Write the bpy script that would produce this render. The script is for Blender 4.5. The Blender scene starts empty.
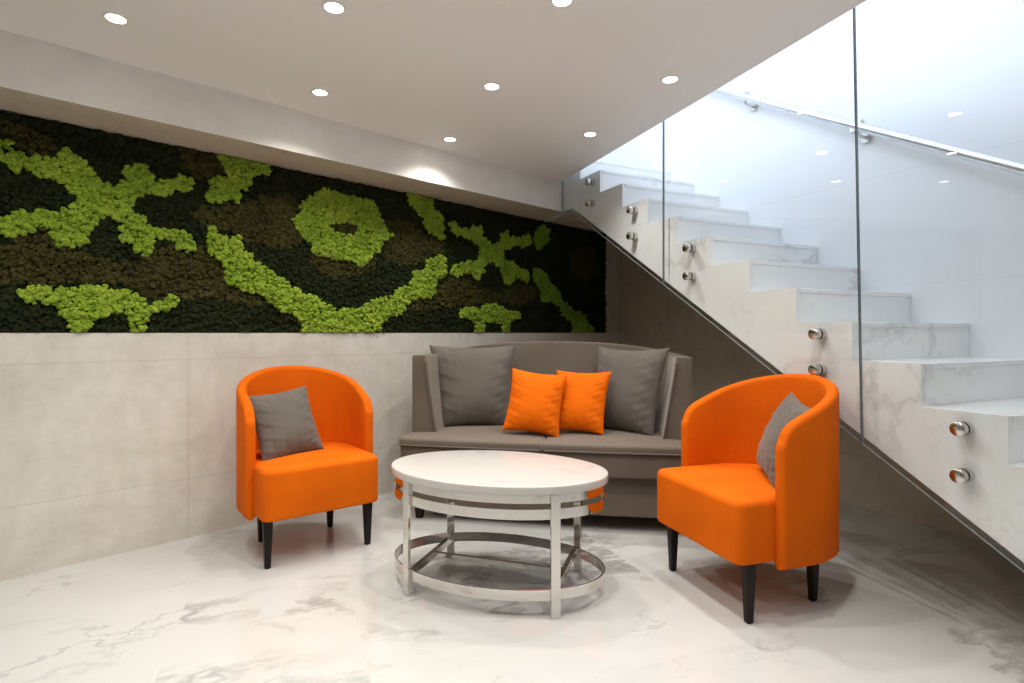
import bpy, math, random
import numpy as np
from mathutils import Matrix, Vector
random.seed(7)
rng = np.random.default_rng(11)
S = bpy.context.scene
C = S.collection
PI = math.pi

# ------------------------------------------------------------------ room frame (metres, camera stands over the origin)
WALL_O = Vector((-2.168, 2.371, 0)); WALL_A = math.atan2(.696, .718)      # moss wall: local x runs along it, local -y into the room
STAIR_O = Vector((.386, 4.325, 0)); STAIR_A = math.radians(25)           # stairs: local x across the flight, local -y down the flight
CEIL = 2.22; UPPER = 2.517
RUN, RISE = .261, .158
EDGE_A = math.radians(20.1); FLOOR_A = math.radians(21.5)
def wpt(u, off=0): return (WALL_O.x + math.cos(WALL_A)*u + math.sin(WALL_A)*off, WALL_O.y + math.sin(WALL_A)*u - math.cos(WALL_A)*off)
def ept(w, s): return (STAIR_O.x + math.cos(EDGE_A)*w + math.sin(EDGE_A)*s, STAIR_O.y + math.sin(EDGE_A)*w - math.cos(EDGE_A)*s)
def spt(w, s): return (STAIR_O.x + math.cos(STAIR_A)*w + math.sin(STAIR_A)*s, STAIR_O.y + math.sin(STAIR_A)*w - math.cos(STAIR_A)*s)

# ------------------------------------------------------------------ materials
def new_mat(name):
    m = bpy.data.materials.new(name); m.use_nodes = True
    nt = m.node_tree
    return m, nt, nt.nodes['Principled BSDF']
def N(nt, t, **kw):
    n = nt.nodes.new(t)
    for k, v in kw.items():
        if k in n.inputs: n.inputs[k].default_value = v
        else: setattr(n, k, v)
    return n
def L(nt, a, b): nt.links.new(a, b)
def math_node(nt, op, a, b=None, clamp=False):
    n = nt.nodes.new('ShaderNodeMath'); n.operation = op; n.use_clamp = clamp
    for i, v in enumerate((a, b)):
        if v is None: continue
        if isinstance(v, (int, float)): n.inputs[i].default_value = v
        else: L(nt, v, n.inputs[i])
    return n.outputs[0]
def ramp(nt, fac, stops):
    r = nt.nodes.new('ShaderNodeValToRGB')
    e = r.color_ramp.elements
    while len(e) < len(stops): e.new(.5)
    for el, (p, c) in zip(e, stops):
        el.position = p; el.color = (*c, 1) if len(c) == 3 else c
    L(nt, fac, r.inputs[0]); return r.outputs[0]
def mix(nt, fac, a, b, mode='MIX'):
    n = nt.nodes.new('ShaderNodeMix'); n.data_type = 'RGBA'; n.blend_type = mode
    for v, i in ((fac, 0), (a, 6), (b, 7)):
        if isinstance(v, (int, float)): n.inputs[i].default_value = v
        elif isinstance(v, tuple): n.inputs[i].default_value = (*v, 1) if len(v) == 3 else v
        else: L(nt, v, n.inputs[i])
    return n.outputs[2]
def bump(nt, bsdf, h, strength, dist=.01):
    b = N(nt, 'ShaderNodeBump', Strength=strength, Distance=dist)
    L(nt, h, b.inputs['Height']); L(nt, b.outputs[0], bsdf.inputs['Normal'])
def coords(nt, kind='Object'): return nt.nodes.new('ShaderNodeTexCoord').outputs[kind]

def simple(name, col, rough=.5, metal=0, **kw):
    m, nt, b = new_mat(name)
    b.inputs['Base Color'].default_value = (*col, 1); b.inputs['Roughness'].default_value = rough; b.inputs['Metallic'].default_value = metal
    for k, v in kw.items(): b.inputs[k].default_value = v
    return m
def fabric(name, col, col2, scale=420, sheen=.25, rough=.85, bs=.25):
    m, nt, b = new_mat(name)
    co = coords(nt)
    n1 = N(nt, 'ShaderNodeTexNoise', Scale=5.0, Detail=4.0); L(nt, co, n1.inputs['Vector'])
    n2 = N(nt, 'ShaderNodeTexNoise', Scale=float(scale), Detail=2.0); L(nt, co, n2.inputs['Vector'])
    c = ramp(nt, n1.outputs[0], [(.35, col2), (.65, col)])
    c = mix(nt, .18, c, ramp(nt, n2.outputs[0], [(.3, tuple(x*.45 for x in col)), (.7, tuple(min(1, x*1.35) for x in col))]))
    L(nt, c, b.inputs['Base Color'])
    b.inputs['Roughness'].default_value = rough; b.inputs['Sheen Weight'].default_value = sheen; b.inputs['Sheen Roughness'].default_value = .4
    b.inputs['Sheen Tint'].default_value = (*(col if col[0] > .5 else (.60, .54, .48)), 1); b.inputs['Specular IOR Level'].default_value = .12
    bump(nt, b, n2.outputs[0], bs, .002)
    return m
def seam_lines(nt, co, sx, ox, sy, oy, width, ax='X', ay='Y'):
    """1 on the joints of a grid of tiles"""
    sp = nt.nodes.new('ShaderNodeSeparateXYZ'); L(nt, co, sp.inputs[0])
    out = None
    for a, s, o in ((ax, sx, ox), (ay, sy, oy)):
        f = math_node(nt, 'FRACT', math_node(nt, 'DIVIDE', math_node(nt, 'SUBTRACT', sp.outputs[a], o), s))
        d = math_node(nt, 'MULTIPLY', math_node(nt, 'SUBTRACT', .5, math_node(nt, 'ABSOLUTE', math_node(nt, 'SUBTRACT', f, .5))), s)
        l = math_node(nt, 'LESS_THAN', d, width)
        out = l if out is None else math_node(nt, 'MAXIMUM', out, l)
    return out, sp
def marble(name, base=(.84, .82, .79), vein=(.42, .40, .38), scale=1.0, rough=.12, amount=1.0, tiles=None, seed=0.0):
    m, nt, b = new_mat(name)
    co = coords(nt)
    mp = N(nt, 'ShaderNodeMapping'); L(nt, co, mp.inputs[0])
    mp.inputs['Location'].default_value = (seed, seed*.7, seed*.3); mp.inputs['Rotation'].default_value = (.3, .5, .55); mp.inputs['Scale'].default_value = (scale*.75, scale*1.5, scale)
    v = mp.outputs[0]
    if tiles:                                  # every tile carries its own cut of the slab
        line, sp = seam_lines(nt, co, *tiles)
        fx = math_node(nt, 'FLOOR', math_node(nt, 'DIVIDE', math_node(nt, 'SUBTRACT', sp.outputs['X'], tiles[1]), tiles[0]))
        fy = math_node(nt, 'FLOOR', math_node(nt, 'DIVIDE', math_node(nt, 'SUBTRACT', sp.outputs['Y'], tiles[3]), tiles[2]))
        cb = nt.nodes.new('ShaderNodeCombineXYZ')
        L(nt, math_node(nt, 'MULTIPLY', fx, 3.7), cb.inputs[0]); L(nt, math_node(nt, 'MULTIPLY', fy, 5.3), cb.inputs[1])
        ad = nt.nodes.new('ShaderNodeVectorMath'); ad.operation = 'ADD'; L(nt, v, ad.inputs[0]); L(nt, cb.outputs[0], ad.inputs[1]); v = ad.outputs[0]
    w = N(nt, 'ShaderNodeTexNoise', Scale=1.6, Detail=5.0, Roughness=.6); L(nt, v, w.inputs['Vector'])
    wv = nt.nodes.new('ShaderNodeVectorMath'); wv.operation = 'MULTIPLY_ADD'
    L(nt, w.outputs['Color'], wv.inputs[0]); wv.inputs[1].default_value = (.55, .55, .55); L(nt, v, wv.inputs[2])
    def veins(sc, width, mlo, mhi):
        n = N(nt, 'ShaderNodeTexNoise', Scale=sc, Detail=6.0, Roughness=.55); L(nt, wv.outputs[0], n.inputs['Vector'])
        d = math_node(nt, 'ABSOLUTE', math_node(nt, 'SUBTRACT', n.outputs[0], .5))
        r = nt.nodes.new('ShaderNodeMapRange'); r.inputs[1].default_value = 0; r.inputs[2].default_value = width; r.inputs[3].default_value = 1; r.inputs[4].default_value = 0
        L(nt, d, r.inputs[0])
        mk = N(nt, 'ShaderNodeTexNoise', Scale=sc*.9+.35, Detail=2.0); L(nt, v, mk.inputs['Vector'])
        k = nt.nodes.new('ShaderNodeMapRange'); k.inputs[1].default_value = mlo; k.inputs[2].default_value = mhi; L(nt, mk.outputs[0], k.inputs[0])
        return math_node(nt, 'MULTIPLY', r.outputs[0], k.outputs[0])
    a = veins(1.1, .022, .47, .62); c = veins(2.7, .016, .47, .66)
    cl = N(nt, 'ShaderNodeTexNoise', Scale=1.3, Detail=6.0, Roughness=.65); L(nt, wv.outputs[0], cl.inputs['Vector'])
    cloud = nt.nodes.new('ShaderNodeMapRange'); cloud.inputs[1].default_value = .52; cloud.inputs[2].default_value = .78; L(nt, cl.outputs[0], cloud.inputs[0])
    col = mix(nt, math_node(nt, 'MULTIPLY', cloud.outputs[0], .17*amount), base, vein)
    col = mix(nt, math_node(nt, 'MULTIPLY', a, .75*amount), col, vein)
    col = mix(nt, math_node(nt, 'MULTIPLY', c, .45*amount), col, vein)
    if tiles: col = mix(nt, math_node(nt, 'MULTIPLY', line, .55), col, (.55, .53, .50))
    L(nt, col, b.inputs['Base Color']); b.inputs['Roughness'].default_value = rough
    if tiles: b.inputs['Specular IOR Level'].default_value = .9
    return m
def concrete(name, c0, c1, c2, tiles=None, rough=.55, joint=.45):
    m, nt, b = new_mat(name)
    co = coords(nt)
    n1 = N(nt, 'ShaderNodeTexNoise', Scale=1.7, Detail=7.0, Roughness=.62); L(nt, co, n1.inputs['Vector'])
    n2 = N(nt, 'ShaderNodeTexNoise', Scale=9.0, Detail=6.0, Roughness=.7); L(nt, co, n2.inputs['Vector'])
    mp = N(nt, 'ShaderNodeMapping'); mp.inputs['Scale'].default_value = (22, 22, 2.2); L(nt, co, mp.inputs[0])
    n3 = N(nt, 'ShaderNodeTexNoise', Scale=1.0, Detail=3.0); L(nt, mp.outputs[0], n3.inputs['Vector'])
    c = ramp(nt, n1.outputs[0], [(.3, c1), (.5, c0), (.72, c2)])
    c = mix(nt, .45, c, ramp(nt, n2.outputs[0], [(.32, c1), (.62, c2)]))
    c = mix(nt, .06, c, ramp(nt, n3.outputs[0], [(.35, c1), (.65, c2)]))
    if tiles:
        line, _ = seam_lines(nt, co, *tiles, .0022, 'X', 'Z')
        c = mix(nt, math_node(nt, 'MULTIPLY', line, joint), c, tuple(x*.62 for x in c0))
    L(nt, c, b.inputs['Base Color']); b.inputs['Roughness'].default_value = rough
    bump(nt, b, n2.outputs[0], .12, .004)
    return m
def moss_mat(name, c0, c1, c2):
    m, nt, b = new_mat(name)
    co = coords(nt)
    n1 = N(nt, 'ShaderNodeTexNoise', Scale=7.0, Detail=3.0); L(nt, co, n1.inputs['Vector'])
    n2 = N(nt, 'ShaderNodeTexNoise', Scale=140.0, Detail=3.0, Roughness=.7); L(nt, co, n2.inputs['Vector'])
    c = ramp(nt, n1.outputs[0], [(.3, c1), (.5, c0), (.7, c2)])
    c = mix(nt, .6, c, ramp(nt, n2.outputs[0], [(.38, c1), (.62, c2)]))
    L(nt, c, b.inputs['Base Color']); b.inputs['Roughness'].default_value = .95; b.inputs['Specular IOR Level'].default_value = .1
    bump(nt, b, n2.outputs[0], .8, .006)
    return m
def glass_mat(name, tint, reflect=1.0):
    m = bpy.data.materials.new(name); m.use_nodes = True; nt = m.node_tree; nt.nodes.clear()
    o = nt.nodes.new('ShaderNodeOutputMaterial'); t = N(nt, 'ShaderNodeBsdfTransparent'); t.inputs[0].default_value = (*tint, 1)
    g = N(nt, 'ShaderNodeBsdfGlossy', Roughness=.0); lw = nt.nodes.new('ShaderNodeLayerWeight'); lw.inputs['Blend'].default_value = .5
    f = math_node(nt, 'ADD', math_node(nt, 'MULTIPLY', math_node(nt, 'POWER', lw.outputs['Facing'], 5.0), .9), .05)
    ge = nt.nodes.new('ShaderNodeNewGeometry'); f = math_node(nt, 'MULTIPLY', f, math_node(nt, 'SUBTRACT', 1.0, ge.outputs['Backfacing']))
    x = nt.nodes.new('ShaderNodeMixShader')
    L(nt, f, x.inputs[0]); L(nt, t.outputs[0], x.inputs[1]); L(nt, g.outputs[0], x.inputs[2]); L(nt, x.outputs[0], o.inputs[0])
    return m
def glow(name, col, strength):
    m = bpy.data.materials.new(name); m.use_nodes = True; nt = m.node_tree; nt.nodes.clear()
    o = nt.nodes.new('ShaderNodeOutputMaterial'); e = N(nt, 'ShaderNodeEmission', Strength=strength); e.inputs[0].default_value = (*col, 1)
    L(nt, e.outputs[0], o.inputs[0]); return m

M = {}
M['floor'] = marble('floor_marble', (.545, .545, .525), (.215, .207, .19), .8, .08, 1.0, (.605, .222, 1.21, 1.49, .0016), 3.1)
M['stair'] = marble('stair_marble', (.84, .83, .81), (.44, .43, .42), 0.9, .14, .55, None, 8.3)
M['top'] = marble('table_marble', (.49, .462, .435), (.34, .31, .28), 1.6, .22, .5, None, 1.7)
M['concrete'] = concrete('concrete_tile', (.63, .60, .535), (.50, .465, .40), (.71, .685, .63), (1.186, .713, .61, .305))
M['brown'] = concrete('brown_tile_and_underside_shade', (.56, .475, .375), (.45, .375, .285), (.64, .56, .455), (1.186, .4, .61, .305))  # tile of the wall under the flight; also carries the undersides' shade
M['plaster'] = concrete('bulkhead_plaster', (.79, .76, .715), (.71, .68, .63), (.84, .815, .775))
M['ceiling'] = simple('ceiling_paint', (.85, .84, .815), .75)
M['white'] = concrete('white_wall_tile', (.86, .86, .86), (.83, .83, .835), (.88, .88, .88), (1.2, .2, .6, .1), .3, .15)
M['orange'] = fabric('orange_velvet', (.68, .124, .001), (.60, .100, .001), 500, .12)
M['orange_cushion'] = fabric('orange_cushion_velvet', (.71, .130, .001), (.63, .106, .001), 300, .15)
M['taupe'] = fabric('taupe_upholstery', (.15, .122, .098), (.13, .104, .082), 600, .6)
M['taupe_pipe'] = fabric('taupe_piping', (.13, .108, .09), (.115, .095, .08), 600, .3)
M['grey'] = fabric('grey_cushion_velvet', (.135, .118, .102), (.108, .094, .08), 500, .45)
M['black'] = simple('black_lacquer', (.010, .007, .006), .5, 0, **{'Specular IOR Level': .2})
M['steel'] = simple('polished_steel', (.66, .635, .60), .07, 1.0)
M['brushed'] = simple('brushed_steel', (.62, .60, .57), .2, 1.0)
M['glass'] = glass_mat('clear_glass', (.965, .98, .985))
M['glass_edge'] = simple('glass_edge', (.15, .18, .18), .5)
M['rail'] = simple('satin_rail', (.78, .80, .83), .18, .85)
M['rim'] = simple('white_rim', (.80, .78, .75), .4)
M['lens'] = glow('lamp_lens', (1, .96, .90), 30)
M['moss_lime'] = moss_mat('lime_moss', (.24, .36, .032), (.085, .17, .012), (.40, .52, .06))
M['moss_green'] = moss_mat('green_moss', (.17, .31, .03), (.07, .16, .012), (.28, .43, .05))
M['moss_olive'] = moss_mat('olive_moss', (.046, .045, .012), (.020, .020, .006), (.085, .078, .024))
M['moss_dark'] = moss_mat('dark_moss', (.016, .022, .008), (.008, .012, .004), (.030, .038, .014))
M['board'] = simple('moss_backing_board', (.02, .02, .012), .9)

# ------------------------------------------------------------------ mesh helpers
def mesh(name, v, f, m, parent=None, smooth=True, ang=40, bevel=0, seg=2, loc=None, rz=None):
    me = bpy.data.meshes.new(name); me.from_pydata([tuple(p) for p in v], [], [tuple(q) for q in f])
    me.validate()
    import bmesh
    bm = bmesh.new(); bm.from_mesh(me); bmesh.ops.recalc_face_normals(bm, faces=bm.faces); bm.to_mesh(me); bm.free()
    for mm in (m if isinstance(m, list) else [m]): me.materials.append(mm)
    if smooth:
        me.polygons.foreach_set('use_smooth', [True]*len(me.polygons)); me.set_sharp_from_angle(angle=math.radians(ang))
    o = bpy.data.objects.new(name, me); C.objects.link(o)
    if parent is not None: o.parent = parent
    if loc is not None: o.location = loc
    if rz is not None: o.rotation_euler = (0, 0, rz)
    if bevel:
        b = o.modifiers.new('bevel', 'BEVEL'); b.width = bevel; b.segments = seg; b.limit_method = 'ANGLE'; b.angle_limit = math.radians(35); b.harden_normals = False
    return o
class G:
    """collects shapes into one mesh"""
    def __init__(s): s.v = []; s.f = []
    def add(s, v, f):
        n = len(s.v); s.v += [tuple(p) for p in v]; s.f += [tuple(i+n for i in q) for q in f]; return s
    def box(s, x0, x1, y0, y1, z0, z1):
        return s.add([(x0,y0,z0),(x1,y0,z0),(x1,y1,z0),(x0,y1,z0),(x0,y0,z1),(x1,y0,z1),(x1,y1,z1),(x0,y1,z1)],
                     [(0,3,2,1),(4,5,6,7),(0,1,5,4),(1,2,6,5),(2,3,7,6),(3,0,4,7)])
    def loft(s, rings, cap0=True, cap1=True):
        n = len(rings[0]); v = [p for r in rings for p in r]; f = []
        for i in range(len(rings)-1):
            for j in range(n):
                k = (j+1) % n
                f.append((i*n+j, i*n+k, (i+1)*n+k, (i+1)*n+j))
        if cap0: f.append(tuple(range(n-1, -1, -1)))
        if cap1: f.append(tuple((len(rings)-1)*n + j for j in range(n)))
        return s.add(v, f)
    def prism(s, poly, fn0, fn1):
        return s.loft([[fn0(a, b) for a, b in poly], [fn1(a, b) for a, b in poly]])
    def tube(s, path, r, n=8, closed=False):
        P = [Vector(p) for p in path]; K = len(P); rings = []
        up = Vector((0, 0, 1)); prev = None
        for i in range(K):
            if closed: t = P[(i+1) % K] - P[i-1]
            else: t = P[min(i+1, K-1)] - P[max(i-1, 0)]
            t.normalize()
            if prev is None:
                a = up.cross(t)
                if a.length < .2: a = Vector((1, 0, 0)).cross(t)
            else: a = prev - t*prev.dot(t)
            a.normalize(); prev = a; b = t.cross(a)
            rings.append([P[i] + a*(r*math.cos(2*PI*k/n)) + b*(r*math.sin(2*PI*k/n)) for k in range(n)])
        if closed: rings.append(rings[0]); return s.loft(rings, False, False)
        return s.loft(rings)
    def build(s, name, m, parent=None, **kw): return mesh(name, s.v, s.f, m, parent, **kw)
def lathe(prof, n=24, axis='Z', o=(0, 0, 0)):
    rings = []
    for r, h in prof:
        ring = []
        for k in range(n):
            a = 2*PI*k/n; x, y = r*math.cos(a), r*math.sin(a)
            ring.append((o[0]+x, o[1]+y, o[2]+h) if axis == 'Z' else (o[0]+h, o[1]+x, o[2]+y))
        rings.append(ring)
    return rings
def round_poly(pts, r, n=5):
    out = []; K = len(pts)
    rs = r if isinstance(r, (list, tuple)) else [r]*K
    for i in range(K):
        p = Vector(pts[i]); a = (Vector(pts[i-1])-p); b = (Vector(pts[(i+1) % K])-p)
        if rs[i] <= 0: out.append(tuple(p)); continue
        d = min(rs[i], a.length*.49, b.length*.49); A = p + a.normalized()*d; B = p + b.normalized()*d
        for k in range(n+1):
            t = k/n; q = A*(1-t)**2 + p*2*t*(1-t) + B*t*t; out.append((q.x, q.y))
    return out
def inset(poly, d):
    K = len(poly); out = []
    area = sum(poly[i][0]*poly[(i+1) % K][1]-poly[(i+1) % K][0]*poly[i][1] for i in range(K)); sg = 1 if area > 0 else -1
    for i in range(K):
        a = Vector(poly[i-1]); p = Vector(poly[i]); b = Vector(poly[(i+1) % K])
        t = b - a; t = t.normalized() if t.length > 1e-9 else Vector((1, 0))
        nn = Vector((-t.y, t.x))*sg
        out.append((p.x+nn.x*d, p.y+nn.y*d))
    return out
def slab(g, poly, z0, z1, rt=.01, rb=.01, crown=0, n=4):
    """upholstered or eased slab: rounded upper and lower edges, a crowned top"""
    rings = []
    for k in range(n+1):
        a = PI/2*k/n; rings.append([(x, y, z0+rb*(1-math.sin(a))) for x, y in inset(poly, rb*(1-math.cos(a)))] if False else
                                   [(x, y, z0+rb*(1-math.cos(a))) for x, y in inset(poly, rb*(1-math.sin(a)))])
    for k in range(n+1):
        a = PI/2*k/n; rings.append([(x, y, z1-rt*(1-math.sin(a))) for x, y in inset(poly, rt*(1-math.cos(a)))])
    if crown:
        cx = sum(p[0] for p in poly)/len(poly); cy = sum(p[1] for p in poly)/len(poly)
        base = inset(poly, rt)
        for t in (.12, .3, .55, .8):
            rings.append([(x+(cx-x)*t, y+(cy-y)*t, z1+crown*(1-(1-t)**2)) for x, y in base])
    g.loft(rings); return g
def shell(path, z0, ztop, tt, tb, rb=.012, R=.02, rt=None, Rz=None):
    """upholstered wrap-around wall along an open path: outer skin on the path, thickness to its left"""
    P = [Vector(p) for p in path]; K = len(P); rings = []
    def ring(p, nrm, zt, k, dz, push):
        prof = [(rb, z0), (0, z0+rb)]
        for q in (.35, .7): prof.append((0, z0+rb+(zt-tt/2-z0-rb)*q))
        q_ = rt or tt/2
        for a in range(0, 9):
            an = PI - PI*a/8; prof.append(((q_ if an > PI/2-.01 else tt-q_)+q_*math.cos(an), zt-q_+q_*math.sin(an)))
            if a == 4 and rt: prof.append((tt-q_, zt))
        for q in (.7, .35): prof.append((tb+(tt-tb)*q, z0+rb+(zt-tt/2-z0-rb)*q))
        prof += [(tb, z0+rb), (tb-rb, z0)]
        out = []
        for d, z in prof:
            mid = tt/2
            dd = mid+(d-mid)*k if d <= tt else (mid+(tt-mid)*k)+(d-tt)*k
            zz = z - dz*max(0, (z-z0)/(zt-z0))
            q = p + nrm*dd + push
            out.append((q.x, q.y, zz))
        return out
    nrm = []
    for i in range(K):
        t = (P[min(i+1, K-1)]-P[max(i-1, 0)]).normalized(); nrm.append((Vector((-t.y, t.x)), t))
    for i in range(K):
        if i == 0:
            for a in (80, 55, 28):
                an = math.radians(a); rings.append(ring(P[0], nrm[0][0], ztop(0), math.cos(an)*.85+.15, (Rz or R)*(1-math.cos(an)), -nrm[0][1]*R*math.sin(an)))
        rings.append(ring(P[i], nrm[i][0], ztop(i/(K-1)), 1, 0, Vector((0, 0))))
        if i == K-1:
            for a in (28, 55, 80):
                an = math.radians(a); rings.append(ring(P[i], nrm[i][0], ztop(1), math.cos(an)*.85+.15, (Rz or R)*(1-math.cos(an)), nrm[i][1]*R*math.sin(an)))
    return G().loft(rings)
def thing(name, label, cat, loc=(0, 0, 0), rz=0, group=None):
    o = bpy.data.objects.new(name, None); C.objects.link(o); o.empty_display_size = .1
    o.location = loc; o.rotation_euler = (0, 0, rz); o['label'] = label; o['category'] = cat
    if group: o['group'] = group
    return o
def tag(o, label, cat, group=None):
    o['label'] = label; o['category'] = cat
    if group: o['group'] = group
    return o
def struct(o): o['kind'] = 'structure'; return o
def dup(root, loc, rz, label):
    r = root.copy(); C.objects.link(r); r.location = loc; r.rotation_euler = (0, 0, rz); r['label'] = label
    for ch in list(root.children):
        c = ch.copy(); C.objects.link(c); c.parent = r
        for g in list(ch.children):
            d = g.copy(); C.objects.link(d); d.parent = c
    return r
LAMP, DAY, SKY, EXPO = 34.0, 60.0, 1.7, 0.08
LIME=[[(-0.17,1.902),(-0.07,1.881),(0,1.866),(0.037,1.866),(0.055,1.83),(0.092,1.805),(0.124,1.82),(0.176,1.823),(0.189,1.86),(0.223,1.881),(0.243,1.863),(0.278,1.853),(0.313,1.808),(0.32,1.765),(0.371,1.748),(0.408,1.746),(0.438,1.77),(0.431,1.832),(0.453,1.855),(0.516,1.868),(0.547,1.846),(0.564,1.803),(0.621,1.813),(0.68,1.844),(0.724,1.852),(0.745,1.807),(0.732,1.785),(0.672,1.775),(0.605,1.734),(0.539,1.733),(0.476,1.694),(0.461,1.664),(0.476,1.63),(0.524,1.609),(0.547,1.574),(0.605,1.573),(0.672,1.562),(0.724,1.549),(0.745,1.502),(0.724,1.461),(0.689,1.467),(0.655,1.512),(0.605,1.525),(0.564,1.511),(0.556,1.463),(0.524,1.422),(0.492,1.447),(0.431,1.495),(0.431,1.559),(0.386,1.598),(0.349,1.593),(0.313,1.535),(0.313,1.508),(0.264,1.45),(0.216,1.436),(0.176,1.457),(0.17,1.516),(0.118,1.518),(0.08,1.48),(0.043,1.459),(0,1.47),(-0.07,1.437),(-0.07,1.532),(0,1.551),(0.049,1.574),(0.099,1.573),(0.15,1.589),(0.216,1.599),(0.264,1.641),(0.257,1.684),(0.216,1.711),(0.163,1.735),(0.118,1.743),(0.074,1.759),(0.037,1.744),(0,1.777),(-0.092,1.797)],
[(0.061,1.222),(0.092,1.249),(0.124,1.267),(0.163,1.244),(0.257,1.258),(0.278,1.277),(0.349,1.281),(0.386,1.256),(0.453,1.26),(0.476,1.234),(0.516,1.217),(0.556,1.19),(0.605,1.221),(0.655,1.242),(0.668,1.175),(0.605,1.163),(0.539,1.152),(0.524,1.105),(0.539,1.051),(0.469,1.051),(0.469,1.114),(0.438,1.15),(0.386,1.148),(0.327,1.12),(0.292,1.051),(0.23,1.051),(0.223,1.118),(0.189,1.16),(0.131,1.192),(0.086,1.174)],
[(0.866,2.012),(0.955,2.032),(1.127,2.026),(1.118,1.951),(1.04,1.918),(1.014,1.859),(0.964,1.815),(0.955,1.761),(0.906,1.77),(0.874,1.757),(0.819,1.722),(0.788,1.759),(0.811,1.805),(0.819,1.858),(0.866,1.875),(0.906,1.883),(0.898,1.933),(0.858,1.951)],
[(0.804,1.618),(0.835,1.614),(0.85,1.582),(0.906,1.563),(0.964,1.57),(0.98,1.536),(0.972,1.5),(1.031,1.497),(1.04,1.454),(1.101,1.414),(1.145,1.381),(1.209,1.358),(1.237,1.313),(1.294,1.298),(1.352,1.272),(1.412,1.255),(1.473,1.219),(1.494,1.19),(1.6,1.193),(1.689,1.206),(1.723,1.238),(1.828,1.273),(1.905,1.292),(1.966,1.339),(2.07,1.398),(2.081,1.471),(2.179,1.487),(2.19,1.562),(2.246,1.558),(2.304,1.6),(2.355,1.596),(2.35,1.463),(2.281,1.411),(2.269,1.336),(2.179,1.286),(2.06,1.281),(2.039,1.244),(1.987,1.18),(1.905,1.161),(1.876,1.148),(1.84,1.095),(1.804,1.044),(1.303,1.045),(1.303,1.119),(1.237,1.164),(1.145,1.189),(1.101,1.242),(1.074,1.277),(0.989,1.273),(0.947,1.306),(0.898,1.311),(0.89,1.38),(0.874,1.43),(0.827,1.451),(0.804,1.491),(0.811,1.543),(0.796,1.583)],
[(1.303,1.827),(1.372,1.858),(1.412,1.913),(1.494,1.918),(1.557,1.899),(1.644,1.904),(1.758,1.902),(1.804,1.857),(1.84,1.8),(1.864,1.729),(1.913,1.703),(1.84,1.631),(1.804,1.565),(1.735,1.517),(1.689,1.482),(1.6,1.504),(1.536,1.489),(1.473,1.503),(1.392,1.524),(1.352,1.577),(1.313,1.602),(1.284,1.655),(1.246,1.706),(1.294,1.76)],
[(2.007,2.016),(2.157,2.024),(2.258,2.014),(2.258,1.921),(2.327,1.875),(2.35,1.727),(2.304,1.713),(2.235,1.751),(2.179,1.771),(2.168,1.834),(2.103,1.897),(2.06,1.935)],
[(2.386,1.836),(2.434,1.852),(2.495,1.822),(2.583,1.823),(2.608,1.862),(2.7,1.859),(2.713,1.77),(2.794,1.729),(2.891,1.76),(2.905,1.824),(2.962,1.872),(2.991,1.813),(3.109,1.827),(3.216,1.862),(3.232,1.798),(3.17,1.748),(3.049,1.746),(2.933,1.702),(2.919,1.649),(2.962,1.622),(3.02,1.616),(3.109,1.571),(3.201,1.556),(3.207,1.47),(3.139,1.466),(3.064,1.514),(3.02,1.448),(2.962,1.434),(2.905,1.482),(2.891,1.564),(2.807,1.608),(2.726,1.57),(2.713,1.499),(2.647,1.445),(2.608,1.482),(2.52,1.495),(2.458,1.452),(2.398,1.495),(2.434,1.546),(2.532,1.573),(2.634,1.592),(2.673,1.626),(2.673,1.686),(2.634,1.731),(2.545,1.76),(2.434,1.766)],
[(2.47,1.202),(2.557,1.243),(2.673,1.227),(2.713,1.258),(2.821,1.278),(2.905,1.265),(2.991,1.215),(3.109,1.218),(3.109,1.176),(3.02,1.153),(2.991,1.089),(2.991,1.047),(2.919,1.047),(2.905,1.13),(2.821,1.139),(2.726,1.128),(2.713,1.047),(2.647,1.048),(2.647,1.107),(2.596,1.156),(2.507,1.164)],
[(3.263,1.594),(3.327,1.588),(3.425,1.54),(3.442,1.485),(3.56,1.424),(3.63,1.347),(3.737,1.27),(3.922,1.215),(4.038,1.12),(4.098,1.047),(3.773,1.047),(3.755,1.153),(3.63,1.197),(3.595,1.277),(3.492,1.319),(3.376,1.314),(3.359,1.391),(3.295,1.465),(3.263,1.528)],
[(3.279,1.88),(3.359,1.957),(3.458,1.936),(3.458,1.858),(3.392,1.783),(3.295,1.739)]]
LIME_HOLE=[(1.473,1.708),(1.515,1.734),(1.6,1.735),(1.667,1.734),(1.678,1.685),(1.6,1.659),(1.515,1.665)]
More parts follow.
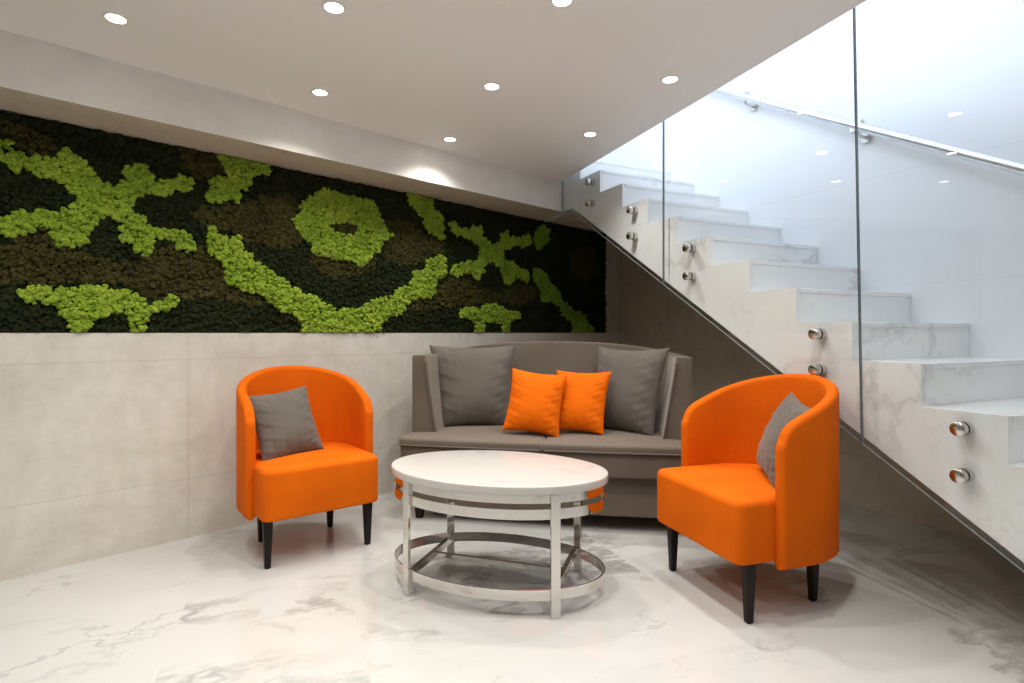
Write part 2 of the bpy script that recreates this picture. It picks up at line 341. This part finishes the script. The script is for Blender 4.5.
OLIVE=[[(-0.17,1.395),(0,1.413),(0.124,1.502),(0.163,1.498),(0.189,1.433),(0.257,1.432),(0.342,1.396),(0.446,1.387),(0.508,1.402),(0.556,1.491),(0.638,1.5),(0.724,1.431),(0.817,1.38),(0.817,1.26),(0.689,1.214),(0.556,1.209),(0.446,1.278),(0.327,1.288),(0.189,1.263),(0.074,1.264),(0,1.252),(-0.17,1.241)],
[(0,1.947),(0.074,1.949),(0.189,1.911),(0.176,1.84),(0.111,1.826),(0.049,1.845)],
[(0.819,1.714),(0.955,1.752),(1.057,1.804),(1.163,1.841),(1.294,1.826),(1.246,1.706),(1.313,1.583),(1.2,1.524),(1.074,1.556),(0.989,1.528),(0.972,1.579),(0.843,1.598),(0.796,1.609),(0.721,1.665)],
[(0.677,1.445),(0.765,1.487),(0.827,1.443),(0.89,1.38),(0.898,1.311),(0.989,1.264),(1.074,1.259),(1.109,1.197),(0.989,1.211),(0.827,1.239),(0.677,1.249)],
[(1.352,1.511),(1.515,1.487),(1.689,1.482),(1.804,1.533),(1.781,1.448),(1.6,1.384),(1.453,1.403),(1.352,1.472)],
[(1.473,1.708),(1.515,1.734),(1.6,1.735),(1.667,1.734),(1.678,1.685),(1.6,1.659),(1.515,1.665)],
[(0.677,1.994),(0.858,1.994),(0.906,1.918),(0.811,1.848),(0.735,1.85),(0.677,1.904)],
[(1.846,1.789),(2.028,1.797),(2.157,1.759),(2.246,1.715),(2.35,1.699),(2.339,1.632),(2.224,1.583),(2.092,1.517),(1.966,1.506),(1.846,1.548)],
[(2.269,1.327),(2.362,1.426),(2.458,1.442),(2.583,1.44),(2.66,1.386),(2.905,1.358),(3.079,1.451),(3.295,1.443),(3.327,1.356),(3.109,1.261),(2.905,1.296),(2.686,1.267),(2.532,1.252),(2.434,1.239),(2.292,1.216),(2.07,1.209),(2.113,1.265)],
[(3.737,1.726),(3.884,1.836),(4.118,1.836),(4.158,1.642),(3.961,1.506),(3.773,1.565)]]
# ------------------------------------------------------------------ the room
SA, WA = STAIR_A, WALL_A
g = G(); fl = [(-6.5, -4.2), (5, -4.2), (3.6, 6.6), (-4.4, 6.6)]
g.prism(fl, lambda a, b: (a, b, -.1), lambda a, b: (a, b, 0))
struct(g.build('floor', M['floor'], rz=FLOOR_A, smooth=False))
# concrete wainscot, the wall above it behind the moss, the far end wall upstairs
struct(G().box(-3.6, 4.60, 0, .2, 0, 1.05).build('wall_left', M['concrete'], loc=WALL_O, rz=WA, smooth=False))
struct(G().box(-3.6, 4.62, .05, .2, 1.05, 4.2).build('wall_left_upper', M['concrete'], loc=WALL_O, rz=WA, smooth=False))
# bulkhead under the ceiling
b0 = [wpt(-3.6, -.05), wpt(3.42, -.05), spt(.052, -.06), wpt(-3.6, .24)]
g = G().prism(b0, lambda a, b: (a, b, 2.0), lambda a, b: (a, b, CEIL))
def relocal(g, o, rz):
    c, s = math.cos(-rz), math.sin(-rz)
    g.v = [((x-o.x)*c-(y-o.y)*s, (x-o.x)*s+(y-o.y)*c, z) for x, y, z in g.v]; return g
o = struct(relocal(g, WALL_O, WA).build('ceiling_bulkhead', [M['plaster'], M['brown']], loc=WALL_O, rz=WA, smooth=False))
for p in o.data.polygons:                                                 # underside shade put into its colour, using the brown wall tile
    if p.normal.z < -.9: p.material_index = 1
# ceiling slab: stops at the stair opening
A0 = wpt(-3.6, -.05); A1 = wpt(3.42, -.05)
cp = [A0, A1, ept(0, -.30), ept(0, 3.9), ept(1.3, 3.9), ept(1.3, 7.4), (-3.6, -2.6)]
g = G().prism(cp, lambda a, b: (a, b, CEIL), lambda a, b: (a, b, UPPER))
struct(g.build('ceiling', M['ceiling'], smooth=False))
# wall under the flight and the white wall above it
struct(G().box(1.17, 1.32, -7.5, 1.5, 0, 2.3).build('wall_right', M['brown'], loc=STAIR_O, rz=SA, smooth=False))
def zbot(s): return 2.0 if s < .08 else 2.0-.612*(s-.08)
up = [(-.74, 2.53), (-.12, 2.53), (.0, 2.05), (.08, 2.04), (3.33, .05), (3.36, .005), (7.4, .005), (7.4, 4.2), (-.74, 4.2)]
g = G().prism(up, lambda s, z: (.91, -s, z), lambda s, z: (1.165, -s, z))
struct(g.build('wall_stair', M['white'], loc=STAIR_O, rz=SA, smooth=False))
# rest of the shell behind the camera
def wall_between(name, a, b, m, h=CEIL):
    a = Vector(a); b = Vector(b); d = b-a; l = d.length; rz = math.atan2(d.y, d.x)
    return struct(G().box(0, l, 0, .15, 0, h).build(name, m, loc=(a.x, a.y, 0), rz=rz, smooth=False))
wall_between('wall_back', (-3.6, -2.6), spt(1.2, 7.4), M['ceiling']).location.y -= .15
wall_between('wall_side', A0, (-3.6, -2.6), M['ceiling'])

# ------------------------------------------------------------------ staircase
st = thing('staircase', 'white marble staircase rising behind clear glass above the sofa', 'staircase', STAIR_O, SA)
S2, Z2 = 2.266, .937                                                     # one tread's back corner; the others step from it
def tread(k): return S2 - RUN*k, Z2 + RISE*k                              # k steps up
ks = list(range(-5, 10))
pts = []
for k in range(9, -6, -1):                                                # saw-tooth profile of the cheek
    s, z = tread(k); pts += [(s, z), (s+RUN, z)]
cheek = [(-.058, 2.0), (-.058, tread(9)[1])] + [p for p in pts if p[0] > -.05] + [(pts[-1][0], .0), (3.348, .0), (.08, 2.0)]
g = G().prism(cheek, lambda s, z: (.055, -s, z), lambda s, z: (.08, -s, z))
g.build('cheek', M['stair'], st, smooth=False)
for k in ks:
    s, z = tread(k)
    lo = max(0.0, zbot(s+RUN)+.02)
    poly = [(s, max(lo, min(z-.02, zbot(s)+.02))), (s, z-.02), (s+RUN, z-.02), (s+RUN, max(lo, 0))]
    if poly[0][1] >= poly[1][1]-.001: poly[0] = (s, lo)
    o = G().prism(poly, lambda a, b: (.0805, -a, b), lambda a, b: (.909, -a, b)).build('step', M['stair'], st, smooth=False)
    G().box(.0805, .909, -(s+RUN+.004), -(s-.0), z-.02, z).build('tread', M['stair'], o, smooth=True, bevel=.002)
# soffit of the flight and the landing at its head
sof = [(-.058, 2.0), (.08, 2.0), (3.34, .004), (3.34, .03), (.08, 2.03), (-.058, 2.03)]
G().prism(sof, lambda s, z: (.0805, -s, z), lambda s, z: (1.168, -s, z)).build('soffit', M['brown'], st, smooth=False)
lp = [spt(.0805, -.06), wpt(3.50, -.05), wpt(4.55, -.05), spt(1.165, -.06)]
g = G().prism(lp, lambda a, b: (a, b, 2.0), lambda a, b: (a, b, UPPER))
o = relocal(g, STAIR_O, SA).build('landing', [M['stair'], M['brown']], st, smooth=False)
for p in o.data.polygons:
    if p.normal.z < -.9: p.material_index = 1  # landing underside: shade put into the colour, as on the soffit

# ------------------------------------------------------------------ frameless glass balustrade
def glass_panel(label, s0t, s0b, s1t, s1b, clamps):
    t = thing('glass_panel', label, 'glass panel', STAIR_O, SA, 'frameless glass panels of the staircase')
    zt = UPPER+.02; pb = lambda s: zbot(s)-.012
    bot = []
    if s0b < .08: bot = [(s0b, 1.99), (.075, 1.99)]
    else: bot = [(s0b, pb(s0b))]
    bot.append((s1b, max(.02, pb(s1b))))
    poly = [(s0t, zt)] + bot + [(s1t, zt)]
    n = len(poly)
    v = [(.020, -s, z) for s, z in poly] + [(.030, -s, z) for s, z in poly]
    f = [tuple(range(n)), tuple(range(2*n-1, n-1, -1))] + [(i, i+n, (i+1) % n+n, (i+1) % n) for i in range(n)]
    o = mesh('pane', v, f, [M['glass'], M['glass_edge']], t, smooth=False)
    for p in o.data.polygons:
        if len(p.vertices) == 4 and abs(p.normal.x) < .5: p.material_index = 1
    for s, z in clamps:
        c = G().loft(lathe([(.0, -.005), (.021, -.005), (.0235, -.003), (.0235, .0195), (.0, .0195)], 24, 'X', (0, -s, z)), False, False)
        c.loft(lathe([(.0, .0305), (.0235, .0305), (.0235, .0545), (.0, .0545)], 24, 'X', (0, -s, z)), False, False)
        c.build('standoff', M['brushed'], t)
    return t
glass_panel('narrow glass panel at the head of the stairs, ending at the bulkhead', -.036, -.036, 1.142, 1.142, [(.353, 2.131), (.353, 1.981), (.843, 1.833), (.843, 1.668)])
glass_panel('wide middle glass panel of the stairs, behind the sofa and the right armchair', 1.148, 1.148, 2.288, 2.324, [(1.357, 1.52), (1.357, 1.365), (2.133, 1.046), (2.133, .892)])
glass_panel('lowest glass panel of the stairs, nearest the right edge of the photo', 2.294, 2.330, 3.30, 3.30, [(2.671, .723), (2.671, .563), (3.1, .46), (3.1, .31)])
# handrail on the white wall
hr = thing('handrail', 'round metal handrail bracketed to the white wall above the stairs', 'handrail', STAIR_O, SA)
def rz_(s): return 2.178-.590*(s-1.783)
G().tube([(.82, -s, rz_(s)) for s in np.linspace(.2, 3.6, 12)], .024, 16).build('rail', M['rail'], hr)
for s in (1.019, 1.783, 2.70):
    z = rz_(s)
    b = G().tube([(.905, -s, z-.05), (.855, -s, z-.05), (.828, -s, z-.043), (.82, -s, z-.02)], .009, 10)
    b.loft(lathe([(0, .895), (.03, .895), (.03, .909), (0, .909)], 20, 'X', (0, -s, z-.05)), False, False)
    b.box(.803, .837, -s-.03, -s+.03, z-.028, z+.026)
    b.build('bracket', M['brushed'], hr)

# ------------------------------------------------------------------ preserved moss panel
U0, U1, ZB, ZT = -.75, 4.27, 1.052, 1.998
mp = thing('moss_panel', 'long green living moss picture set in the wall above the concrete wainscot', 'moss wall art', WALL_O, WA)
G().box(U0, U1, .02, .048, ZB, ZT).build('backing_board', M['board'], mp, smooth=False)
def inside(P, poly):
    x, y = P[:, 0], P[:, 1]; r = np.zeros(len(P), bool); n = len(poly)
    for i in range(n):
        x0, y0 = poly[i]; x1, y1 = poly[(i+1) % n]
        if y0 == y1: continue
        r ^= ((y0 > y) != (y1 > y)) & (x < (x1-x0)*(y-y0)/(y1-y0)+x0)
    return r
sp = .0205
uu, zz = np.meshgrid(np.arange(U0+.012, U1-.005, sp), np.arange(ZB+.010, ZT-.005, sp*.9))
uu = uu + (np.arange(uu.shape[0]) % 2)[:, None]*sp/2
P = np.stack([uu.ravel(), zz.ravel()], 1); P += rng.uniform(-.005, .005, P.shape)
P[:, 0] = np.clip(P[:, 0], U0+.01, U1-.008); P[:, 1] = np.clip(P[:, 1], ZB+.010, ZT-.010)
kind = np.full(len(P), -2)
Pn = P + rng.uniform(-.012, .012, P.shape)
for q in OLIVE: kind[inside(Pn, q)] = -1
Pl = P + rng.uniform(-.006, .006, P.shape)
for i, q in enumerate(LIME):
    s = inside(Pl, q)
    if i == 4: s &= ~inside(Pl, LIME_HOLE)
    kind[s] = i
# one lobed tuft: a small icosphere whose skin is pushed in and out
import bmesh
bm = bmesh.new(); bmesh.ops.create_icosphere(bm, subdivisions=2, radius=1)
TV = np.array([v.co[:] for v in bm.verts]); TF = np.array([[v.index for v in f.verts] for f in bm.faces]); bm.free()
keep = TV[:, 1] < .45                                                     # the back of a tuft is buried in the board
TF = TF[keep[TF].all(1)]; idx = np.full(len(TV), -1); used = np.unique(TF); idx[used] = np.arange(len(used)); TF = idx[TF]; TV = TV[used]
tufts = []
for q in range(14):
    c = rng.normal(size=(9, 3)); c /= np.linalg.norm(c, axis=1)[:, None]
    d = (TV @ c.T).max(1); tufts.append(TV*(.45+.65*np.clip((d-.55)/.45, 0, 1)**.7)[:, None]*(1+rng.uniform(-.2, .2, len(TV)))[:, None])
tufts = np.array(tufts)
def moss_part(name, sel, m, r0, r1, depth):
    Q = P[sel]; n = len(Q)
    if not n: return
    r = rng.uniform(r0, r1, n); a = rng.uniform(0, 2*PI, n); t = tufts[rng.integers(0, len(tufts), n)]
    ca, sa = np.cos(a)[:, None], np.sin(a)[:, None]
    x = t[:, :, 0]*ca - t[:, :, 2]*sa; z = t[:, :, 0]*sa + t[:, :, 2]*ca
    V = np.stack([Q[:, 0:1]+x*r[:, None], (depth+rng.uniform(-.012, .006, n))[:, None]+t[:, :, 1]*r[:, None], Q[:, 1:2]+z*r[:, None]], 2).reshape(-1, 3)
    V[:, 2] = np.clip(V[:, 2], ZB, ZT); V[:, 0] = np.clip(V[:, 0], U0, U1+.006)
    F = (TF[None]+(np.arange(n)*len(TV))[:, None, None]).reshape(-1, 3)
    me = bpy.data.meshes.new(name); me.vertices.add(len(V)); me.vertices.foreach_set('co', V.ravel())
    me.loops.add(F.size); me.loops.foreach_set('vertex_index', F.ravel().astype(np.int32)); me.polygons.add(len(F))
    me.polygons.foreach_set('loop_start', np.arange(0, F.size, 3, dtype=np.int32)); me.polygons.foreach_set('use_smooth', np.zeros(len(F), bool))
    me.update(); me.validate(); me.materials.append(m)
    o = bpy.data.objects.new(name, me); C.objects.link(o); o.parent = mp; return o
moss_part('dark_moss', kind == -2, M['moss_dark'], .013, .018, .018)['label'] = 'near black green moss ground'
moss_part('olive_moss', kind == -1, M['moss_olive'], .013, .018, .014)['label'] = 'brownish olive moss areas'
for i in range(len(LIME)):
    o = moss_part('lime_moss', kind == i, M['moss_green'] if i in (8, 9) else M['moss_lime'], .014, .020, .004)
    o['label'] = ['large bright green cross shape', 'low bright green shape under the large cross', 'short bright green stub touching the bulkhead', 'wide bright green curve like a smile',
                  'bright green ring with an olive middle', 'slanting bright green stroke right of the ring', 'small bright green cross right of the ring', 'low bright green shape above the sofa',
                  'long slanting mid green stroke', 'short mid green stroke'][i]

# ------------------------------------------------------------------ tub armchairs
def make_chair(loc, rz, label):
    t = thing('tub_armchair', label, 'armchair', loc, rz, 'orange velvet tub armchairs')
    W = .308; D = .605; Y0 = .175; YS = .32
    path = [(W, Y0+.0036*k*(k+1)/2) for k in range(9)]
    for k in range(0, 41):
        a = PI*k/40; path.append((W*math.cos(a), YS+(D-YS)*math.sin(a)))
    path += [(-x, y) for x, y in reversed(path[:9])]
    cum = [0]
    for p, q in zip(path, path[1:]): cum.append(cum[-1]+math.dist(p, q))
    def zt(u):
        i = u*(len(path)-1); j = min(int(i), len(path)-2); l = cum[j]+(cum[j+1]-cum[j])*(i-j); l = min(l, cum[-1]-l)
        e = max(0, 1-l/.055); return .705+.168*math.sin(PI/2*min(1, l/(cum[-1]*.5)))**.92 - .045*(1-math.sqrt(max(0, 1-e*e)))
    shell(path, .200, zt, .046, .050, .015, .014, None, .040).build('backrest', M['orange'], t, ang=60)
    SW = .272
    out = [(-SW, 0), (SW, 0), (SW, .33)] + [(SW*math.cos(PI*k/24), .33+.25*math.sin(PI*k/24)) for k in range(1, 24)] + [(-SW, .33)]
    out = round_poly(out, [.05, .05] + [0]*(len(out)-2), 6)
    dense = []
    for i in range(len(out)):
        a, b = Vector(out[i]), Vector(out[(i+1) % len(out)]); m = max(1, int((b-a).length/.06))
        dense += [tuple(a.lerp(b, q/m)) for q in range(m)]
    slab(G(), dense, .222, .452, .028, .012, .012, 5).build('seat', M['orange'], t, ang=60)
    for sx, y, h in ((-.235, .075, 1), (.235, .075, 1), (-.175, .435, 0), (.175, .435, 0)):
        r1, r0 = .021, .0125
        rings = []
        for z in (0, .004, .222):
            r = r0+(r1-r0)*z/.222 - (.003 if z == 0 else 0)
            rings.append([(sx+x*r, y+yy*r, z) for x, yy in round_poly([(-1, -1), (1, -1), (1, 1), (-1, 1)], .35, 3)])
        G().loft(rings).build('leg', M['black'], t)
    return t
chair = make_chair((-.860, 2.584, 0), math.radians(37.6), 'orange velvet tub armchair with its back to the concrete wall, left of the table')
dup(chair, (.713, 2.230, 0), math.radians(-71.8), 'orange velvet tub armchair on the right, in front of the stair glass')

# ------------------------------------------------------------------ sofa
SOFA = Vector((.17, 3.02, 0)); SOA = math.radians(-9.9)
sf = thing('sofa', 'taupe upholstered two-seat sofa with a curved high back in the corner', 'sofa', SOFA, SOA)
HW = .80
def front_line(x): return -.055-.02*(1-(x/HW)**2)
def sofa_outline(x0, x1, d=0, yb=.66):
    p = [(x, front_line(x)+d) for x in np.linspace(x0, x1, 15)]
    return p + [(x1, yb), (x0, yb)]
def dense_poly(out, st_=.08):
    r = []
    for i in range(len(out)):
        a, b = Vector(out[i]), Vector(out[(i+1) % len(out)]); m = max(1, int((b-a).length/st_)); r += [tuple(a.lerp(b, q/m)) for q in range(m)]
    return r
def rp(out, r, corners):
    rs = [0]*len(out)
    for c in corners: rs[c] = r
    return dense_poly(round_poly(out, rs, 5))
o_ = sofa_outline(-HW, HW, .004); slab(G(), rp(o_, .03, (0, 14, 15, 16)), .300, .432, .008, .01).build('front_rail', M['taupe'], sf)
o_ = sofa_outline(-HW+.05, HW-.05, .06); slab(G(), rp(o_, .03, (0, 14, 15, 16)), .085, .302, .005, .008).build('plinth', M['taupe'], sf)
for x0, x1 in ((-HW-.004, -.0015), (.0015, HW+.004)):
    o_ = sofa_outline(x0, x1, -.006)
    pl = rp(o_, .03, (0,) if x0 < -.1 else (14,))
    c = slab(G(), pl, .428, .470, .014, .008, .012).build('seat_cushion', M['taupe'], sf)
    G().tube([(x, front_line(x)-.008, .432) for x in np.linspace(x0+.012, x1-.012, 24)], .005, 8).build('piping', M['taupe_pipe'], c)
HB = .787
path = [(HB, .125), (HB, .24), (HB, .36)]
for k in range(0, 13):
    a = PI/2*k/12; path.append((HB-.30+.30*math.cos(a), .43+.26*math.sin(a)))
nb = 16
for k in range(1, nb): 
    x = (HB-.30)*(1-2*k/nb); path.append((x, .69+.03*(1-(x/(HB-.3))**2)))
path += [(-x, y) for x, y in reversed(path[:3+13])]
def szt(u):
    i = u*(len(path)-1); j = min(int(i), len(path)-2); x = path[j][0]+(path[j+1][0]-path[j][0])*(i-j)
    q = abs(x)/HB; return 0.92+.075*(1-q**2.4)
sh = shell(path, .455, szt, .085, .150, .006, .005, rt=.010).build('backrest', M['taupe'], sf, ang=50)
# piping round the upper inside edge and down both arm fronts
pp = []
K = len(path)
for i in range(K):
    a = Vector(path[max(0, i-1)]); b = Vector(path[min(K-1, i+1)]); t_ = (b-a).normalized(); nn = Vector((-t_.y, t_.x)); q = Vector(path[i])+nn*.080
    pp.append((q.x, q.y, szt(i/(K-1))-.018))
for sgn in (1, -1):
    e = [(sgn*(HB-.150+.07*(z-.47)/.43), .107, z) for z in np.linspace(.475, .885, 8)]
    if sgn > 0: pp = e + pp
    else: pp = pp + e[::-1]
G().tube(pp, .0055, 8).build('piping', M['taupe_pipe'], sf)
for x in (-.715, .715):
    for y in (.0+.05, .58):
        G().loft([[(x+a*r, y+b*r, z) for a, b in ((-1, -1), (1, -1), (1, 1), (-1, 1))] for z, r in ((0, .018), (.088, .026))]).build('leg', M['black'], sf, smooth=False, bevel=.003)

# ------------------------------------------------------------------ cushions
def cushion(name, label, mat, w, h, th, pos, yaw, lean, roll, seed, group, taper=0):
    r = random.Random(seed); n = 48; v = []; f = []
    ph = [r.uniform(0, 6.28) for _ in range(8)]
    def pt(u, q, side):
        e = max(abs(u), abs(q))
        x = u*w/2*(1-.085*(1-q*q)*abs(u)**1.0); z = q*h/2*(1-.085*(1-u*u)*abs(q))
        k = ((1-u**4)*(1-q**4)); d = th/2*max(0, k)**.55*(.62+.38*(1-u*u)*(1-q*q))
        wr = (.006*math.sin(15*q+5*u+ph[0])+.006*math.sin(31*q-9*u*u+ph[1]))*abs(u)**2*max(0, 1-abs(u)**10)*(1-.5*abs(q)) \
           + (.004*math.sin(17*u+3*q+ph[2])+.0035*math.sin(33*u+5*q*q+ph[3]))*abs(q)**2*max(0, 1-abs(q)**10)
        x *= 1+taper*q
        return (x, side*(d+(wr*(k**.5) if k > 0 else 0)) , z)
    for side in (-1, 1):
        for j in range(n+1):
            for i in range(n+1): v.append(pt(math.sin(PI/2*(2*i/n-1)), math.sin(PI/2*(2*j/n-1)), side))
    o = (n+1)**2
    for j in range(n):
        for i in range(n):
            a = j*(n+1)+i; f.append((a, a+1, a+n+2, a+n+1)); f.append((o+a, o+a+n+1, o+a+n+2, o+a+1))
    # weld both faces round the rim
    rim = {}
    for j in range(n+1):
        for i in range(n+1):
            if i in (0, n) or j in (0, n): rim[o+j*(n+1)+i] = j*(n+1)+i
    f = [tuple(rim.get(q, q) for q in p) for p in f]
    ob = mesh(name, v, f, mat, smooth=True, ang=75)
    bm = bmesh.new(); bm.from_mesh(ob.data); bmesh.ops.delete(bm, geom=[q for q in bm.verts if not q.link_faces], context='VERTS'); bm.to_mesh(ob.data); bm.free()
    R_ = lambda a, ax: Matrix.Rotation(math.radians(a), 4, ax)
    ob.matrix_world = Matrix.Translation(pos) @ R_(yaw, 'Z') @ R_(-lean, 'X') @ R_(roll, 'Y')
    return tag(ob, label, 'cushion', group)
def on(o, a, x, y, z): return Vector((o[0]+math.cos(a)*x-math.sin(a)*y, o[1]+math.sin(a)*x+math.cos(a)*y, z))
so = math.degrees(SOA)
cushion('cushion', 'large grey velvet cushion in the left corner of the taupe sofa', M['grey'], .50, .52, .17, on(SOFA, SOA, -.485, .40, .722), so+17, 13, 0, 1, 'cushions on the sofa', .11)
cushion('cushion', 'large grey velvet cushion in the right corner of the taupe sofa', M['grey'], .445, .51, .17, on(SOFA, SOA, .452, .35, .718), so-34, 13, 0, 2, 'cushions on the sofa', .09)
cushion('cushion', 'small orange cushion left of centre on the sofa, overlapping the other orange one', M['orange_cushion'], .325, .37, .13, on(SOFA, SOA, -.068, .17, .655), so+4, 20, 7, 3, 'cushions on the sofa')
cushion('cushion', 'small orange cushion leaning on the large grey one at the right', M['orange_cushion'], .32, .37, .13, on(SOFA, SOA, .185, .25, .655), so-14, 20, 0, 4, 'cushions on the sofa', .05)
LC = (-.860, 2.584); LA = math.radians(37.6); RC = (.713, 2.230); RA = math.radians(-71.8)
cushion('cushion', 'small grey cushion on the left orange armchair', M['grey'], .315, .345, .12, on(LC, LA, -.098, .290, .605), 37.6+8, 22, -6, 5, 'cushions on the armchairs')
cushion('cushion', 'small grey cushion on the right orange armchair', M['grey'], .34, .35, .13, on(RC, RA, .10, .37, .622), -71.8-28, 22, 6, 6, 'cushions on the armchairs')

# ------------------------------------------------------------------ coffee table
tb = thing('coffee_table', 'oval coffee table with pale stone top on a chrome ringed frame', 'coffee table', (-.0656, 2.359, 0), math.radians(-17.5))
def ell(a, b, n=72): return [(a*math.cos(2*PI*k/n), b*math.sin(2*PI*k/n)) for k in range(n)]
slab(G(), ell(.467, .305, 96), .457, .490, .005, .004).build('tabletop', M['top'], tb)
def band(z0, z1, a=.455, b=.2827, t=.006):
    n = 96; o = ell(a, b, n); i = ell(a-t, b-t, n); g = G()
    rings = [[(x, y, z0) for x, y in o], [(x, y, z1) for x, y in o], [(x, y, z1) for x, y in i], [(x, y, z0) for x, y in i]]
    rings.append(rings[0]); return g.loft(rings, False, False)
band(.422, .457).build('apron_band', M['steel'], tb, ang=30)
band(.362, .400).build('apron_band', M['steel'], tb, ang=30)
band(.064, .104).build('base_ring', M['steel'], tb, ang=30)
for sx in (-1, 1):
    for sy in (-1, 1):
        x, y = sx*.302, sy*.2115
        nx, ny = x/.455**2, y/.2827**2; l = math.hypot(nx, ny); nx /= l; ny /= l; tx, ty = -ny, nx
        c = [(x+nx*a+tx*b, y+ny*a+ty*b) for a, b in ((0, -.018), (.013, -.018), (.013, .018), (0, .018))]
        G().prism(c, lambda a, b: (a, b, 0), lambda a, b: (a, b, .456)).build('leg', M['steel'], tb, smooth=False, bevel=.0015)
for sx in (-1, 1):
    G().box(sx*.292-.010, sx*.292+.010, -.206, .206, .072, .100).build('side_stretcher', M['steel'], tb, smooth=False, bevel=.0015)
G().box(-.285, .285, -.009, .009, .074, .096).build('middle_stretcher', M['steel'], tb, smooth=False, bevel=.0015)

# ------------------------------------------------------------------ downlights
FR = 'recessed ceiling downlights'
lamps = [(-1.471, 2.08, 'lit downlight in the ceiling nearest the top left corner of the photo'), (-.639, 2.01, 'lit downlight at the top of the photo, above the moss ring'),
         (.176, 1.967, 'lit downlight cut by the top edge, above the sofa middle'), (-.932, 2.719, 'lit downlight nearest the bulkhead, above the left armchair'),
         (-.095, 2.653, 'lit downlight in the middle of the ceiling, above the coffee table'), (.728, 2.58, 'lit downlight nearest the slanting ceiling edge, above the right armchair'),
         (-.374, 3.377, 'lit downlight near the bulkhead, above the left end of the sofa'), (.459, 3.293, 'lit downlight closest to the head of the stairs')]
hidden = [(.99, 1.9), (-1.19, 1.37), (-.36, 1.30), (.45, 1.26), (-.91, .67), (-.08, .60), (-2.0, 1.44), ept(.62, 4.2), ept(.62, 5.0)]  # last two are added at the stair foot to brighten risers and wall
first = None
for i, q in enumerate(lamps + [(a, b, 'lit downlight out of view: continued grid, plus two added at the stair foot') for a, b in hidden]):
    x, y, lab = q
    if first is None:
        first = thing('downlight', lab, 'ceiling light', (x, y, CEIL), 0, FR)
        G().loft(lathe([(.032, -.0005), (.032, -.004), (.040, -.005), (.044, -.001), (.044, .0)], 28), False, False).build('rim', M['rim'], first)
        G().loft(lathe([(0, -.003), (.032, -.002)], 28), False, False).build('lens', M['lens'], first)
    else: dup(first, (x, y, CEIL), 0, lab)
    ld = bpy.data.lights.new('downlight_lamp', 'SPOT'); ld.energy = LAMP; ld.color = (1, .96, .90); ld.spot_size = math.radians(132); ld.spot_blend = 1; ld.shadow_soft_size = .026
    lo = bpy.data.objects.new('downlight_lamp', ld); C.objects.link(lo); lo.location = (x, y, CEIL-.012)
# cool stairwell daylight, from an unseen area lamp added upstairs
ld = bpy.data.lights.new('added_upstairs_daylight', 'AREA'); ld.shape = 'RECTANGLE'; ld.size = 3.8; ld.size_y = 1.5; ld.energy = DAY; ld.color = (.70, .81, 1)
lo = bpy.data.objects.new('added_upstairs_daylight', ld); C.objects.link(lo); p_ = spt(-.9, .6); lo.location = (*p_, 3.45)
lo.rotation_euler = (PI/2, 0, SA-PI/2)
w = bpy.data.worlds.new('World'); S.world = w; w.use_nodes = True
w.node_tree.nodes['Background'].inputs[0].default_value = (.74, .84, 1, 1); w.node_tree.nodes['Background'].inputs[1].default_value = SKY

# ------------------------------------------------------------------ camera
cam = bpy.data.cameras.new('camera'); co_ = bpy.data.objects.new('camera', cam); C.objects.link(co_)
cam.sensor_width = 36; cam.lens = 560*36/1024; cam.shift_y = -8.5/1024; cam.clip_start = .02
co_.location = (0, 0, 1.05); co_.rotation_euler = (PI/2, 0, 0)
S.camera = co_
S.view_settings.view_transform = 'Standard'; S.view_settings.look = 'None'; S.view_settings.gamma = 1; S.view_settings.use_curve_mapping = False
S.view_settings.exposure = EXPO
S.cycles.max_bounces = 10; S.cycles.diffuse_bounces = 5; S.cycles.glossy_bounces = 5; S.cycles.transparent_max_bounces = 16
S.cycles.use_denoising = True; S.cycles.sample_clamp_indirect = 6
S.cycles.caustics_reflective = False; S.cycles.caustics_refractive = False
